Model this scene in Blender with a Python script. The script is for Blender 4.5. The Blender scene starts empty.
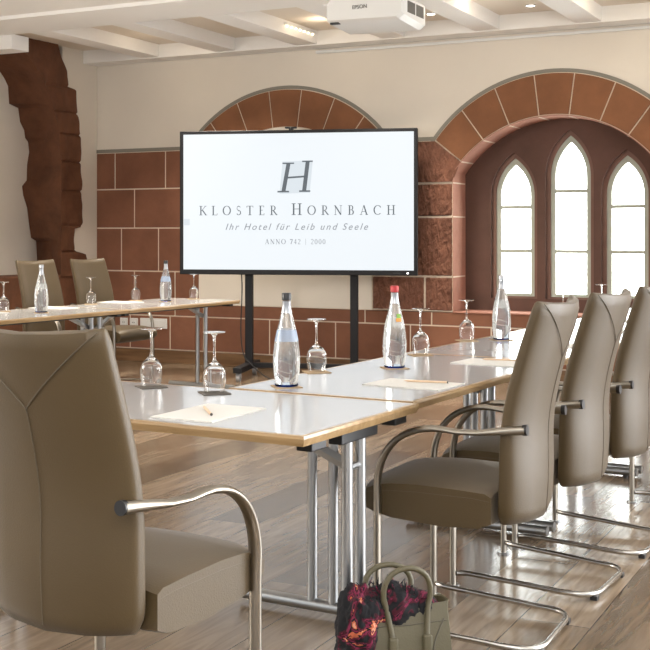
import bpy, bmesh, math, random
from mathutils import Vector, Matrix, noise
random.seed(7)
PI = math.pi
C = bpy.context.scene.collection

# ------------------------------------------------------------------ materials
def new_mat(name):
    m = bpy.data.materials.new(name); m.use_nodes = True
    nt = m.node_tree
    b = nt.nodes['Principled BSDF']
    return m, nt, b
def simple(name, col, rough=.5, metal=0, emis=None, estr=0, coat=0, bump=0, bscale=200, var=0, vscale=8, spec=.5, sheen=0):
    m, nt, b = new_mat(name)
    b.inputs['Base Color'].default_value = (*col, 1)
    b.inputs['Roughness'].default_value = rough
    b.inputs['Metallic'].default_value = metal
    b.inputs['Specular IOR Level'].default_value = spec
    b.inputs['Coat Weight'].default_value = coat
    b.inputs['Sheen Weight'].default_value = sheen
    if emis:
        b.inputs['Emission Color'].default_value = (*emis, 1)
        b.inputs['Emission Strength'].default_value = estr
    tc = nt.nodes.new('ShaderNodeTexCoord')
    if var:
        n = nt.nodes.new('ShaderNodeTexNoise'); n.inputs['Scale'].default_value = vscale; n.inputs['Detail'].default_value = 5
        nt.links.new(tc.outputs['Object'], n.inputs['Vector'])
        r = nt.nodes.new('ShaderNodeValToRGB')
        r.color_ramp.elements[0].position = .3; r.color_ramp.elements[1].position = .7
        r.color_ramp.elements[0].color = (*[max(0, c*(1-var)) for c in col], 1)
        r.color_ramp.elements[1].color = (*[min(1, c*(1+var)) for c in col], 1)
        nt.links.new(n.outputs['Fac'], r.inputs['Fac']); nt.links.new(r.outputs['Color'], b.inputs['Base Color'])
    if bump:
        n = nt.nodes.new('ShaderNodeTexNoise'); n.inputs['Scale'].default_value = bscale; n.inputs['Detail'].default_value = 4
        nt.links.new(tc.outputs['Object'], n.inputs['Vector'])
        bp = nt.nodes.new('ShaderNodeBump'); bp.inputs['Strength'].default_value = bump; bp.inputs['Distance'].default_value = .01
        nt.links.new(n.outputs['Fac'], bp.inputs['Height']); nt.links.new(bp.outputs['Normal'], b.inputs['Normal'])
    return m

def stone(name, c0, c1, bump, rough=.85, chisel=False, scale=2.2):
    m, nt, b = new_mat(name)
    b.inputs['Roughness'].default_value = rough
    tc = nt.nodes.new('ShaderNodeTexCoord')
    n = nt.nodes.new('ShaderNodeTexNoise'); n.inputs['Scale'].default_value = scale; n.inputs['Detail'].default_value = 8; n.inputs['Roughness'].default_value = .6
    nt.links.new(tc.outputs['Object'], n.inputs['Vector'])
    r = nt.nodes.new('ShaderNodeValToRGB'); e = r.color_ramp.elements
    e[0].position = .32; e[1].position = .68; e[0].color = (*c0, 1); e[1].color = (*c1, 1)
    nt.links.new(n.outputs['Fac'], r.inputs['Fac']); nt.links.new(r.outputs['Color'], b.inputs['Base Color'])
    mp = nt.nodes.new('ShaderNodeMapping')
    if chisel:
        mp.inputs['Rotation'].default_value = (0, .75, 0); mp.inputs['Scale'].default_value = (26, 26, 9)
    else:
        mp.inputs['Scale'].default_value = (14, 14, 14)
    n2 = nt.nodes.new('ShaderNodeTexNoise'); n2.inputs['Scale'].default_value = 1.0; n2.inputs['Detail'].default_value = 4
    nt.links.new(tc.outputs['Object'], mp.inputs['Vector']); nt.links.new(mp.outputs['Vector'], n2.inputs['Vector'])
    bp = nt.nodes.new('ShaderNodeBump'); bp.inputs['Strength'].default_value = bump; bp.inputs['Distance'].default_value = .09 if chisel else .03
    nt.links.new(n2.outputs['Fac'], bp.inputs['Height']); nt.links.new(bp.outputs['Normal'], b.inputs['Normal'])
    return m

def wood(name, c0, c1, rough, axis_scale, rot=(0, 0, 0), coat=0):
    m, nt, b = new_mat(name)
    b.inputs['Roughness'].default_value = rough; b.inputs['Coat Weight'].default_value = coat
    tc = nt.nodes.new('ShaderNodeTexCoord'); mp = nt.nodes.new('ShaderNodeMapping')
    mp.inputs['Scale'].default_value = axis_scale; mp.inputs['Rotation'].default_value = rot
    nt.links.new(tc.outputs['Object'], mp.inputs['Vector'])
    n = nt.nodes.new('ShaderNodeTexNoise'); n.inputs['Scale'].default_value = 1; n.inputs['Detail'].default_value = 6; n.inputs['Distortion'].default_value = .6
    nt.links.new(mp.outputs['Vector'], n.inputs['Vector'])
    r = nt.nodes.new('ShaderNodeValToRGB'); e = r.color_ramp.elements
    e[0].position = .35; e[1].position = .65; e[0].color = (*c0, 1); e[1].color = (*c1, 1)
    nt.links.new(n.outputs['Fac'], r.inputs['Fac']); nt.links.new(r.outputs['Color'], b.inputs['Base Color'])
    return m

def floor_mat():
    m, nt, b = new_mat('oak_planks')
    L = nt.links.new; N = nt.nodes.new
    tc = N('ShaderNodeTexCoord')
    mp = N('ShaderNodeMapping'); mp.inputs['Rotation'].default_value = (0, 0, PI/2)
    L(tc.outputs['Object'], mp.inputs['Vector'])
    br = N('ShaderNodeTexBrick'); br.inputs['Scale'].default_value = 1; br.inputs['Brick Width'].default_value = 1.9
    br.inputs['Row Height'].default_value = .235; br.inputs['Mortar Size'].default_value = .0022; br.inputs['Mortar Smooth'].default_value = .2
    br.offset = .37; br.offset_frequency = 2; br.squash = 1
    br.inputs['Color1'].default_value = (.0, .0, .0, 1); br.inputs['Color2'].default_value = (1, 1, 1, 1); br.inputs['Mortar'].default_value = (.5, .5, .5, 1)
    L(mp.outputs['Vector'], br.inputs['Vector'])
    r1 = N('ShaderNodeValToRGB'); e = r1.color_ramp.elements
    e[0].color = (.14, .097, .060, 1); e[1].color = (.33, .25, .175, 1); L(br.outputs['Color'], r1.inputs['Fac'])
    # grain
    mp2 = N('ShaderNodeMapping'); mp2.inputs['Scale'].default_value = (16, 1.6, 1); L(tc.outputs['Object'], mp2.inputs['Vector'])
    n = N('ShaderNodeTexNoise'); n.inputs['Scale'].default_value = 1.6; n.inputs['Detail'].default_value = 8; n.inputs['Distortion'].default_value = 1.2
    L(mp2.outputs['Vector'], n.inputs['Vector'])
    r2 = N('ShaderNodeValToRGB'); e = r2.color_ramp.elements; e[0].position = .3; e[1].position = .72
    e[0].color = (.42, .40, .38, 1); e[1].color = (1, 1, 1, 1); L(n.outputs['Fac'], r2.inputs['Fac'])
    mx = N('ShaderNodeMix'); mx.data_type = 'RGBA'; mx.blend_type = 'MULTIPLY'; mx.inputs[0].default_value = .75
    L(r1.outputs['Color'], mx.inputs[6]); L(r2.outputs['Color'], mx.inputs[7])
    mo = N('ShaderNodeMix'); mo.data_type = 'RGBA'; L(br.outputs['Fac'], mo.inputs[0]); L(mx.outputs[2], mo.inputs[6])
    mo.inputs[7].default_value = (.05, .035, .025, 1)
    L(mo.outputs[2], b.inputs['Base Color'])
    n3 = N('ShaderNodeTexNoise'); n3.inputs['Scale'].default_value = 3; n3.inputs['Detail'].default_value = 4; L(tc.outputs['Object'], n3.inputs['Vector'])
    mr = N('ShaderNodeMapRange'); mr.inputs[3].default_value = .13; mr.inputs[4].default_value = .32; L(n3.outputs['Fac'], mr.inputs[0])
    L(mr.outputs[0], b.inputs['Roughness'])
    bp = N('ShaderNodeBump'); bp.inputs['Strength'].default_value = .25; bp.inputs['Distance'].default_value = .004
    L(n.outputs['Fac'], bp.inputs['Height']); L(bp.outputs['Normal'], b.inputs['Normal'])
    b.inputs['Specular IOR Level'].default_value = .8
    return m

def glass(name, col=(1, 1, 1), ior=1.45, rough=0):
    m, nt, b = new_mat(name)
    nt.nodes.remove(b)
    out = nt.nodes['Material Output']
    g = nt.nodes.new('ShaderNodeBsdfGlass'); g.inputs['Color'].default_value = (*col, 1); g.inputs['IOR'].default_value = ior; g.inputs['Roughness'].default_value = rough
    nt.links.new(g.outputs[0], out.inputs[0])
    return m
def water_mat():
    m, nt, b = new_mat('bottle_of_water')
    b.inputs['Base Color'].default_value = (.86, .91, .95, 1); b.inputs['Roughness'].default_value = .03
    b.inputs['Transmission Weight'].default_value = .90; b.inputs['IOR'].default_value = 1.33; b.inputs['Coat Weight'].default_value = .6
    return m
def film(name, col, alpha, rough=.4):
    m, nt, b = new_mat(name)
    b.inputs['Base Color'].default_value = (*col, 1); b.inputs['Alpha'].default_value = alpha; b.inputs['Roughness'].default_value = rough
    return m
def pane_mat():
    m, nt, b = new_mat('window_glass'); nt.nodes.remove(b)
    out = nt.nodes['Material Output']
    t = nt.nodes.new('ShaderNodeBsdfTransparent'); t.inputs[0].default_value = (.97, .99, .97, 1)
    g = nt.nodes.new('ShaderNodeBsdfGlossy'); g.inputs['Roughness'].default_value = .02
    mx = nt.nodes.new('ShaderNodeMixShader'); mx.inputs[0].default_value = .06
    nt.links.new(t.outputs[0], mx.inputs[1]); nt.links.new(g.outputs[0], mx.inputs[2]); nt.links.new(mx.outputs[0], out.inputs[0])
    return m
def scarf_mat():
    m, nt, b = new_mat('scarf_print'); L = nt.links.new; N = nt.nodes.new
    tc = N('ShaderNodeTexCoord'); n = N('ShaderNodeTexNoise'); n.inputs['Scale'].default_value = 12; n.inputs['Detail'].default_value = 3; n.inputs['Distortion'].default_value = 1.5
    L(tc.outputs['Object'], n.inputs['Vector'])
    r = N('ShaderNodeValToRGB'); r.color_ramp.interpolation = 'CONSTANT'; cr = r.color_ramp
    cr.elements[0].position = 0; cr.elements[0].color = (.004, .004, .006, 1)
    cr.elements[1].position = .53; cr.elements[1].color = (.05, .002, .010, 1)
    for p, c in ((.575, (.15, .008, .04)), (.61, (.006, .005, .006)), (.64, (.45, .11, .05)), (.67, (.60, .30, .19)), (.70, (.12, .008, .025))):
        e = cr.elements.new(p); e.color = (*c, 1)
    L(n.outputs['Fac'], r.inputs['Fac']); L(r.outputs['Color'], b.inputs['Base Color'])
    b.inputs['Roughness'].default_value = .95
    return m

M = dict(
    plaster=simple('cream_plaster', (.76, .70, .615), .9, bump=.12, bscale=30, var=.03, vscale=1.5),
    ceiling=simple('ceiling_paint', (.90, .885, .86), .85, bump=.05, bscale=20),
    coffer=simple('coffer_paint', (.80, .73, .64), .8),
    stone=stone('red_sandstone', (.175, .070, .038), (.25, .105, .058), .12),
    stone_rough=stone('chiselled_sandstone', (.17, .070, .042), (.27, .115, .070), 1.0, chisel=True, scale=4),
    voussoir=stone('arch_sandstone', (.19, .076, .032), (.265, .110, .048), .22, scale=3),
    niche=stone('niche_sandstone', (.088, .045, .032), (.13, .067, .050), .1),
    moulding=stone('moulded_sandstone', (.17, .095, .072), (.23, .13, .10), .1),
    old_stone=stone('old_dark_sandstone', (.10, .038, .016), (.165, .064, .029), .35, scale=5),
    reveal=stone('reveal_sandstone', (.36, .165, .115), (.47, .23, .165), .3, scale=4),
    mortar=simple('pale_mortar', (.74, .63, .51), .9),
    grey_band=simple('grey_painted_line', (.24, .225, .19), .8),
    floor=floor_mat(),
    skirting=wood('skirting_wood', (.12, .06, .025), (.20, .11, .05), .5, (2, 30, 30)),
    laminate=simple('grey_laminate', (.45, .455, .46), .19, coat=.3, spec=.6),
    edge=wood('beech_edge', (.31, .195, .085), (.41, .275, .14), .35, (2.5, 40, 40), coat=.3),
    chrome=simple('satin_chrome', (.50, .48, .45), .22, 1),
    steel=simple('brushed_steel', (.42, .43, .44), .34, 1),
    armmetal=simple('bronze_satin_steel', (.34, .31, .265), .28, 1),
    black=simple('black_plastic', (.012, .012, .013), .4),
    darkmetal=simple('black_coated_steel', (.010, .010, .012), .5, spec=.3),
    leather=simple('taupe_leather', (.066, .041, .0130), .47, bump=.10, bscale=260, var=.05, vscale=3, sheen=.1),
    seam=simple('dark_seam', (.09, .07, .045), .7),
    frame_grey=simple('window_frame_paint', (.42, .45, .38), .5),
    pane=pane_mat(),
    glass=glass('clear_glass', (1, 1, 1), 1.45),
    bottle=water_mat(),
    bottle_base=glass('blue_bottle_base', (.10, .28, .70), 1.4),
    label=film('bottle_label_film', (.36, .48, .68), .45),
    label_pale=film('pale_bottle_label', (.75, .78, .76), .30),
    foil=simple('silver_foil', (.40, .41, .43), .3, 1),
    red=simple('red_cap', (.45, .02, .025), .35),
    green=simple('label_green', (.20, .40, .06), .5),
    orange=simple('label_orange', (.75, .3, .05), .5),
    coaster_dark=simple('dark_coaster', (.10, .085, .07), .6),
    coaster_tan=simple('cork_coaster', (.42, .30, .18), .8, bump=.2, bscale=300),
    paper=simple('writing_paper', (.62, .61, .58), .7),
    pencil=simple('pencil_wood', (.70, .52, .36), .5),
    pencil_pale=simple('white_pencil', (.80, .76, .68), .4),
    graphite=simple('pencil_tip', (.04, .035, .035), .5),
    white=simple('white_plastic', (.78, .78, .76), .35),
    vent=simple('vent_grey', (.16, .155, .14), .5),
    screen=simple('display_screen', (.02, .02, .02), .3, emis=(.90, .955, 1.0), estr=.52),
    screen_text=simple('display_text_grey', (.0, .0, .0), .5, emis=(.10, .12, .14), estr=.6),
    screen_mid=simple('display_text_mid', (.0, .0, .0), .5, emis=(.26, .28, .31), estr=.6),
    screen_pale=simple('display_logo_panel', (.0, .0, .0), .5, emis=(.66, .72, .77), estr=.6),
    led=simple('status_light', (1, 1, 1), .5, emis=(1, 1, 1), estr=2),
    bag=simple('taupe_bag_leather', (.085, .072, .038), .5, bump=.1, bscale=150),
    bagseam=simple('bag_seam', (.07, .06, .04), .6),
    scarf=scarf_mat(),
    lamp=simple('warm_lamp_glass', (1, .9, .7), .4, emis=(1, .86, .6), estr=1.6),
    spot=simple('spot_lamp_glow', (1, 1, .95), .4, emis=(1, .95, .85), estr=8),
    rubber=simple('caster_grey', (.35, .35, .36), .4),
    black_cap=simple('black_cap', (.01, .01, .012), .3),
)

# ------------------------------------------------------------------ helpers
def link(o, parent=None):
    C.objects.link(o)
    if parent: o.parent = parent
    return o
def mesh(name, bm, mat, parent=None, smooth=False, angle=None):
    me = bpy.data.meshes.new(name)
    bmesh.ops.recalc_face_normals(bm, faces=bm.faces)
    bm.to_mesh(me); bm.free()
    me.materials.append(M[mat])
    if smooth:
        for p in me.polygons: p.use_smooth = True
        if angle: me.set_sharp_from_angle(angle=math.radians(angle))
    return link(bpy.data.objects.new(name, me), parent)
def thing(name, label, cat, loc=(0, 0, 0), rz=0, group=None):
    o = bpy.data.objects.new(name, None); C.objects.link(o); o.empty_display_size = .1
    o.location = loc; o.rotation_euler = (0, 0, rz)
    return tag(o, label, cat, group)
def tag(o, label, cat, group=None):
    o['label'] = label; o['category'] = cat
    if group: o['group'] = group
    return o
def struct(o): o['kind'] = 'structure'; return o
def box(bm, x0, x1, y0, y1, z0, z1, bev=0, mtx=None):
    r = bmesh.ops.create_cube(bm, size=1)
    vs = r['verts']
    for v in vs: v.co = Vector((x0+(v.co.x+.5)*(x1-x0), y0+(v.co.y+.5)*(y1-y0), z0+(v.co.z+.5)*(z1-z0)))
    if bev:
        es = list({e for v in vs for e in v.link_edges})
        rr = bmesh.ops.bevel(bm, geom=es, offset=bev, segments=3, profile=.5, affect='EDGES')
        vs = list({v for f in rr['faces'] for v in f.verts} | {v for v in vs if v.is_valid})
    if mtx:
        for v in vs: v.co = mtx @ v.co
    return vs
def tube(bm, pts, r, n=12, ry=None, side=None, caps=True):
    """sweep an ellipse (r along `side`, ry across) along pts; r may be a list"""
    pts = [Vector(p) for p in pts]; rings = []
    up = None
    for i, p in enumerate(pts):
        t = (pts[min(i+1, len(pts)-1)]-pts[max(i-1, 0)]).normalized()
        if side: a = (Vector(side)-t*Vector(side).dot(t)).normalized()
        else:
            if up is None:
                up = t.orthogonal().normalized()
            a = (up-t*up.dot(t)).normalized(); up = a
        b = t.cross(a)
        ra = r[i] if isinstance(r, (list, tuple)) else r
        rb = ra if ry is None else (ry[i] if isinstance(ry, (list, tuple)) else ry)
        rings.append([bm.verts.new(p+a*math.cos(2*PI*k/n)*ra+b*math.sin(2*PI*k/n)*rb) for k in range(n)])
    for i in range(len(rings)-1):
        for k in range(n):
            bm.faces.new((rings[i][k], rings[i][(k+1) % n], rings[i+1][(k+1) % n], rings[i+1][k]))
    if caps:
        bm.faces.new(rings[0][::-1]); bm.faces.new(rings[-1])
def lathe(bm, prof, n=32, o=(0, 0, 0), close=False):
    rings = []
    for r, z in prof:
        if r < 1e-6: rings.append([bm.verts.new((o[0], o[1], o[2]+z))])
        else: rings.append([bm.verts.new((o[0]+r*math.cos(2*PI*k/n), o[1]+r*math.sin(2*PI*k/n), o[2]+z)) for k in range(n)])
    prs = list(zip(rings[:-1], rings[1:]))
    if close: prs.append((rings[-1], rings[0]))
    for a, b in prs:
        for k in range(n):
            k2 = (k+1) % n
            if len(a) == 1 and len(b) == 1: continue
            if len(a) == 1: bm.faces.new((a[0], b[k2], b[k]))
            elif len(b) == 1: bm.faces.new((a[k], a[k2], b[0]))
            else: bm.faces.new((a[k], a[k2], b[k2], b[k]))
def prism_xz(bm, pts, y0, y1):
    a = [bm.verts.new((x, y0, z)) for x, z in pts]; b = [bm.verts.new((x, y1, z)) for x, z in pts]
    bm.faces.new(a); bm.faces.new(b[::-1])
    n = len(pts)
    for i in range(n): bm.faces.new((a[i], b[i], b[(i+1) % n], a[(i+1) % n]))
def prism_yz(bm, pts, x0, x1):
    a = [bm.verts.new((x0, y, z)) for y, z in pts]; b = [bm.verts.new((x1, y, z)) for y, z in pts]
    bm.faces.new(a); bm.faces.new(b[::-1])
    n = len(pts)
    for i in range(n): bm.faces.new((a[i], b[i], b[(i+1) % n], a[(i+1) % n]))
def plate(name, loops, y0, y1, mat, parent=None):
    """vertical plate in the xz plane with holes (loops[0] outer), between y0 and y1"""
    cu = bpy.data.curves.new(name, 'CURVE'); cu.dimensions = '2D'; cu.fill_mode = 'BOTH'; cu.extrude = (y1-y0)/2
    for lp in loops:
        s = cu.splines.new('POLY'); s.points.add(len(lp)-1); s.use_cyclic_u = True
        for i, (x, z) in enumerate(lp): s.points[i].co = (x, z, 0, 1)
    o = bpy.data.objects.new(name+'_c', cu); C.objects.link(o)
    dg = bpy.context.evaluated_depsgraph_get(); dg.update()
    me = bpy.data.meshes.new_from_object(o.evaluated_get(dg))
    bpy.data.objects.remove(o); bpy.data.curves.remove(cu)
    me.transform(Matrix.Translation((0, (y0+y1)/2, 0)) @ Matrix.Rotation(PI/2, 4, 'X'))
    bm = bmesh.new(); bm.from_mesh(me); bpy.data.meshes.remove(me)
    bmesh.ops.remove_doubles(bm, verts=bm.verts, dist=1e-5)
    return mesh(name, bm, mat, parent)
def arcpts(a0, a1, cx, cz, R, n=24):
    return [(cx+R*math.sin(math.radians(a0+(a1-a0)*i/n)), cz+R*math.cos(math.radians(a0+(a1-a0)*i/n))) for i in range(n+1)]
def bez(p0, p1, p2, p3, n=10):
    p0, p1, p2, p3 = map(Vector, (p0, p1, p2, p3))
    return [(1-t)**3*p0+3*(1-t)**2*t*p1+3*(1-t)*t*t*p2+t**3*p3 for t in [i/n for i in range(n+1)]]
def dup(root, loc, rz, label=None, group=None):
    r = root.copy(); C.objects.link(r); r.location = loc; r.rotation_euler = (0, 0, rz)
    if label: r['label'] = label
    if group: r['group'] = group
    for ch in list(root.children):
        c = ch.copy(); C.objects.link(c); c.parent = r
        for g in list(ch.children):
            d = g.copy(); C.objects.link(d); d.parent = c
    return r

# table axes are turned 3.1 degrees from the back wall
TA = math.radians(3.1)
def tw(u, v, z=0): return Vector((u*math.sin(TA)+v*math.cos(TA), u*math.cos(TA)-v*math.sin(TA), z))

D = 9.85          # back wall
XL = -7.52        # left wall
ZC = 3.12         # coffer slab
XR = 3.2          # how far the room is built to the right
Y0 = -1.6

# ------------------------------------------------------------------ setting
bm = bmesh.new(); box(bm, XL-.8, XR, Y0, D+.1, -.08, 0); struct(mesh('floor', bm, 'floor'))

AC1, AC2 = -5.33, -2.75
ZJ = 1.25                       # radial joints meet here
RO, ZO = 1.325, 1.313            # extrados
RI, ZI = 1.10, 1.18             # intrados
JW = .90                        # half width of the openings
def ray(cx, ang, R, zc):
    """point on circle (cx,zc,R) along a ray from (cx,ZJ) at ang degrees from vertical"""
    s, c = math.sin(math.radians(ang)), math.cos(math.radians(ang))
    dz = ZJ-zc; b = dz*c; t = -b+math.sqrt(b*b-(dz*dz-R*R))
    return (cx+t*s, ZJ+t*c)
def intr(cx, a0, a1, n=10): return [ray(cx, a0+(a1-a0)*i/n, RI, ZI) for i in range(n+1)]
def extr(cx, a0, a1, n=10, d=0): return [ray(cx, a0+(a1-a0)*i/n, RO+d, ZO) for i in range(n+1)]
zspring = ZI+math.sqrt(RI*RI-JW*JW)
aspring = math.degrees(math.atan2(JW, zspring-ZJ))
opening = [(AC2-JW, .589)]+intr(AC2, -aspring, aspring, 40)+[(AC2+JW, .589)]
wall_back = struct(plate('wall_back', [[(XL, 0), (XR, 0), (XR, ZC), (XL, ZC)], opening], D, D+.10, 'plaster'))
# niche: stone reveal ring and the wall with the lancets
niche = plate('niche_reveal', [[(AC2-1.3, .35), (AC2+1.3, .35), (AC2+1.3, 2.7), (AC2-1.3, 2.7)], opening], D+.10, D+.30, 'reveal', wall_back)
bm = bmesh.new()
lining = opening
for i in range(len(lining)-1):      # stone lining of the plaster thickness
    (xa, za), (xb, zb) = lining[i], lining[i+1]
    def inw(x, z, k=.006):
        dx, dz = AC2-x, (ZJ-z if z > ZJ else 0); l = math.hypot(dx, dz) or 1; return x+dx/l*k, z+dz/l*k
    a2, b2 = inw(xa, za), inw(xb, zb)
    v = [bm.verts.new(p) for p in ((xa, D-.02, za), (xb, D-.02, zb), (xb, D+.30, zb), (xa, D+.30, za), (a2[0], D-.02, a2[1]), (b2[0], D-.02, b2[1]), (b2[0], D+.30, b2[1]), (a2[0], D+.30, a2[1]))]
    for f in ((4, 5, 6, 7), (0, 1, 5, 4), (3, 2, 6, 7)): bm.faces.new([v[k] for k in f])
box(bm, AC2-JW, AC2+JW, D-.02, D+.30, .583, .594)
bmesh.ops.remove_doubles(bm, verts=bm.verts, dist=1e-5)
mesh('reveal_lining', bm, 'reveal', wall_back, True, 30)

def lancet(cx, w, z0, zs, za, n=12):
    rise = za-zs; k = (rise*rise-w*w)/(2*w); R = k+w
    a = math.atan2(rise, k)
    rt = [(cx-k+R*math.cos(a*i/n), zs+R*math.sin(a*i/n)) for i in range(n+1)]        # right springer to apex
    lt = [(2*cx-x, z) for x, z in rt[::-1]][1:]
    return [(cx-w, z0), (cx+w, z0)]+rt+lt
WN = [(-3.195, .1425, .742, 1.615, 1.897, (1.123, 1.512)), (-2.698, .1435, .742, 1.775, 2.083, (1.121, 1.648)), (-2.208, .1430, .742, 1.615, 1.895, (1.118, 1.509))]
outer_holes = [lancet(cx, w+.070, .705, zs, za+.095) for cx, w, z0, zs, za, t in WN]
mid_holes = [lancet(cx, w+.035, .722, zs, za+.05) for cx, w, z0, zs, za, t in WN]
rect = [(AC2-1.3, .35), (AC2+1.3, .35), (AC2+1.3, 2.7), (AC2-1.3, 2.7)]
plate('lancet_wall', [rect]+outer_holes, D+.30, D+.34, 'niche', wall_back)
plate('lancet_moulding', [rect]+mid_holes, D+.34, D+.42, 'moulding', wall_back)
for i, (cx, w, z0, zs, za, tr) in enumerate(WN):
    ww = plate('window_%d' % (i+1), [lancet(cx, w+.036, z0-.02, zs, za+.052), lancet(cx, w-.005, z0+.005, zs, za-.008)], D+.36, D+.40, 'frame_grey')
    struct(ww)
    bm = bmesh.new()
    for t in tr: box(bm, cx-w-.01, cx+w+.01, D+.365, D+.395, t-.015, t+.015, .003)
    mesh('glazing_bar', bm, 'frame_grey', ww)
    plate('glass_pane', [lancet(cx, w+.005, z0-.005, zs, za+.008)], D+.379, D+.383, 'pane', ww)

# masonry on the back wall
G = .0065     # half joint
def inset(pts, g=G):
    n = len(pts); area = sum(pts[i][0]*pts[(i+1) % n][1]-pts[(i+1) % n][0]*pts[i][1] for i in range(n))
    sgn = 1 if area > 0 else -1; out = []
    for i in range(n):
        p0, p1, p2 = Vector(pts[i-1]), Vector(pts[i]), Vector(pts[(i+1) % n])
        d1 = (p1-p0).normalized(); d2 = (p2-p1).normalized()
        n1 = Vector((-d1.y, d1.x))*sgn; n2 = Vector((-d2.y, d2.x))*sgn
        b = n1+n2
        if b.length < .05: b = n1
        b.normalize(); k = g/max(.35, b.dot(n1)); out.append(tuple(p1+b*k))
    return out
def blocks(name, rows, mat, th=.012):
    bm = bmesh.new()
    for z0, z1, xs in rows:
        for a, b in zip(xs[:-1], xs[1:]):
            box(bm, a+G, b-G, D-th, D-.001, z0+G, z1-G, .003)
    return mesh(name, bm, mat, wall_back)
def rough_blocks(name, rows, mat, th):
    bm = bmesh.new(); bm2 = bm
    for z0, z1, xs in rows:
        for a, b in zip(xs[:-1], xs[1:]):
            x0, x1, w0, w1 = a+G, b-G, z0+G, z1-G
            nx_, nz_ = max(4, int((x1-x0)/.011)), max(4, int((w1-w0)/.011)); g = []
            for i in range(nx_+1):
                col = []
                for j in range(nz_+1):
                    x = x0+(x1-x0)*i/nx_; z = w0+(w1-w0)*j/nz_
                    p = x+z*.8; q = z-x*.8
                    d = noise.noise(Vector((p*13, q*30, 2)))*.012+noise.noise(Vector((p*38, q*60, 7)))*.004
                    edge = (i in (0, nx_) or j in (0, nz_))
                    col.append(bm.verts.new((x, D-.003 if edge else D-th+d, z)))
                g.append(col)
            for i in range(nx_):
                for j in range(nz_): bm.faces.new((g[i][j], g[i+1][j], g[i+1][j+1], g[i][j+1]))
    return mesh(name, bm, mat, wall_back, True, 60)
bm = bmesh.new()
box(bm, XL, AC1-JW-.04, D-.006, D, .13, 2.10); box(bm, AC1-JW-.04, XR, D-.006, D, .13, .589); box(bm, AC1+JW, AC2-JW, D-.006, D, .58, 2.10)
mesh('mortar_bed', bm, 'mortar', wall_back)
blocks('stone_courses', [
    (.13, .464, [XL, -7.10, -6.62, -6.231, -5.494, -4.798, -4.054, -3.30, -2.55, -1.8, -1.1, -.3, .6, 1.6, XR]),
    (.464, .904, [XL, -7.048, -6.562, AC1-JW]),
    (.904, 1.335, [XL, -7.208, -6.758, AC1-JW]),
    (1.335, 1.727, [XL, -7.048, AC1-JW]),
    (1.727, 2.10, [XL, -7.288, -6.675, AC1-JW]),
    (.464, .589, [AC1-JW, -4.5, -3.851, -2.6, -1.3, .2, 1.7, XR])], 'stone')
rough_blocks('chiselled_blocks', [(.589, .897, [AC1+JW, -3.917, AC2-JW]), (.897, 1.426, [AC1+JW, -4.02, AC2-JW]), (1.426, 1.723, [AC1+JW, AC2-JW])], 'stone_rough', .018)
JA = [-51.3, -36.4, -21.9, -6.9, 7.6, 22.4, 37, 51.5]
for an, cx in (('blind_arch', AC1), ('window_arch', AC2)):
    bm = bmesh.new()
    for a0, a1 in zip(JA[:-1], JA[1:]):
        poly = inset(intr(cx, a0, a1)+extr(cx, a1, a0))
        prism_xz(bm, poly, D-.022, D-.004)
    mesh(an+'_voussoirs', bm, 'voussoir', wall_back)
    bm = bmesh.new()
    prism_xz(bm, intr(cx, JA[0], JA[-1], 40)+extr(cx, JA[-1], JA[0], 40), D-.013, D-.001)
    mesh(an+'_mortar', bm, 'mortar', wall_back)
    bm = bmesh.new()
    aa = 55
    prism_xz(bm, extr(cx, -aa, aa, 40, .002)+extr(cx, aa, -aa, 40, .033), D-.014, D-.0005)
    mesh(an+'_painted_line', bm, 'grey_band', wall_back)
    # springers either side
    bm = bmesh.new()
    for sg, lim in ((-1, None), (1, None)):
        ii = [p for p in intr(cx, sg*aspring, sg*51.3, 6)]
        far = {(-1, AC1): AC1-JW-.25, (1, AC1): (AC1+AC2)/2-.1, (-1, AC2): (AC1+AC2)/2+.02, (1, AC2): AC2+JW+.6}[(sg, cx)]
        e = ray(cx, sg*51.3, RO, ZO)
        poly = [(cx+sg*JW, 1.727)]+ii+[(e[0], 2.10), (far, 2.10), (far, 1.727)]
        if cx == AC1 and sg == -1: continue
        prism_xz(bm, inset(poly), D-.020, D-.004)
    if cx == AC2:
        bmesh.ops.triangulate(bm, faces=bm.faces)
        for _ in range(6):
            bmesh.ops.subdivide_edges(bm, edges=[e for e in bm.edges if e.calc_length() > .016], cuts=1, use_grid_fill=False)
            bmesh.ops.triangulate(bm, faces=bm.faces)
        for v in bm.verts:
            if v.co.y < D-.019 and not v.is_boundary and all(abs(w.co.y-v.co.y) < .002 for e in v.link_edges for w in e.verts):
                p = v.co.x+v.co.z*.8; q = v.co.z-v.co.x*.8
                v.co.y += noise.noise(Vector((p*13, q*30, 2)))*.012+noise.noise(Vector((p*38, q*60, 7)))*.004
    mesh(an+'_springers', bm, 'stone_rough' if cx == AC2 else 'stone', wall_back, cx == AC2, 60)
# plain plaster infill of the blind arch
bm = bmesh.new(); prism_xz(bm, [(AC1-JW-.05, .589), (AC1+JW, .589)]+[(AC1+JW, zspring)]+intr(AC1, aspring-1, -aspring+1, 30)+[(AC1-JW-.05, zspring)], D-.016, D-.0005)
mesh('arch_infill', bm, 'plaster', wall_back)
# grey painted line above the courses
bm = bmesh.new(); box(bm, XL, AC1-1.05, D-.010, D, 2.10, 2.135); box(bm, AC1+1.07, AC2-1.07, D-.010, D, 2.10, 2.135); mesh('painted_line', bm, 'grey_band', wall_back)
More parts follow.
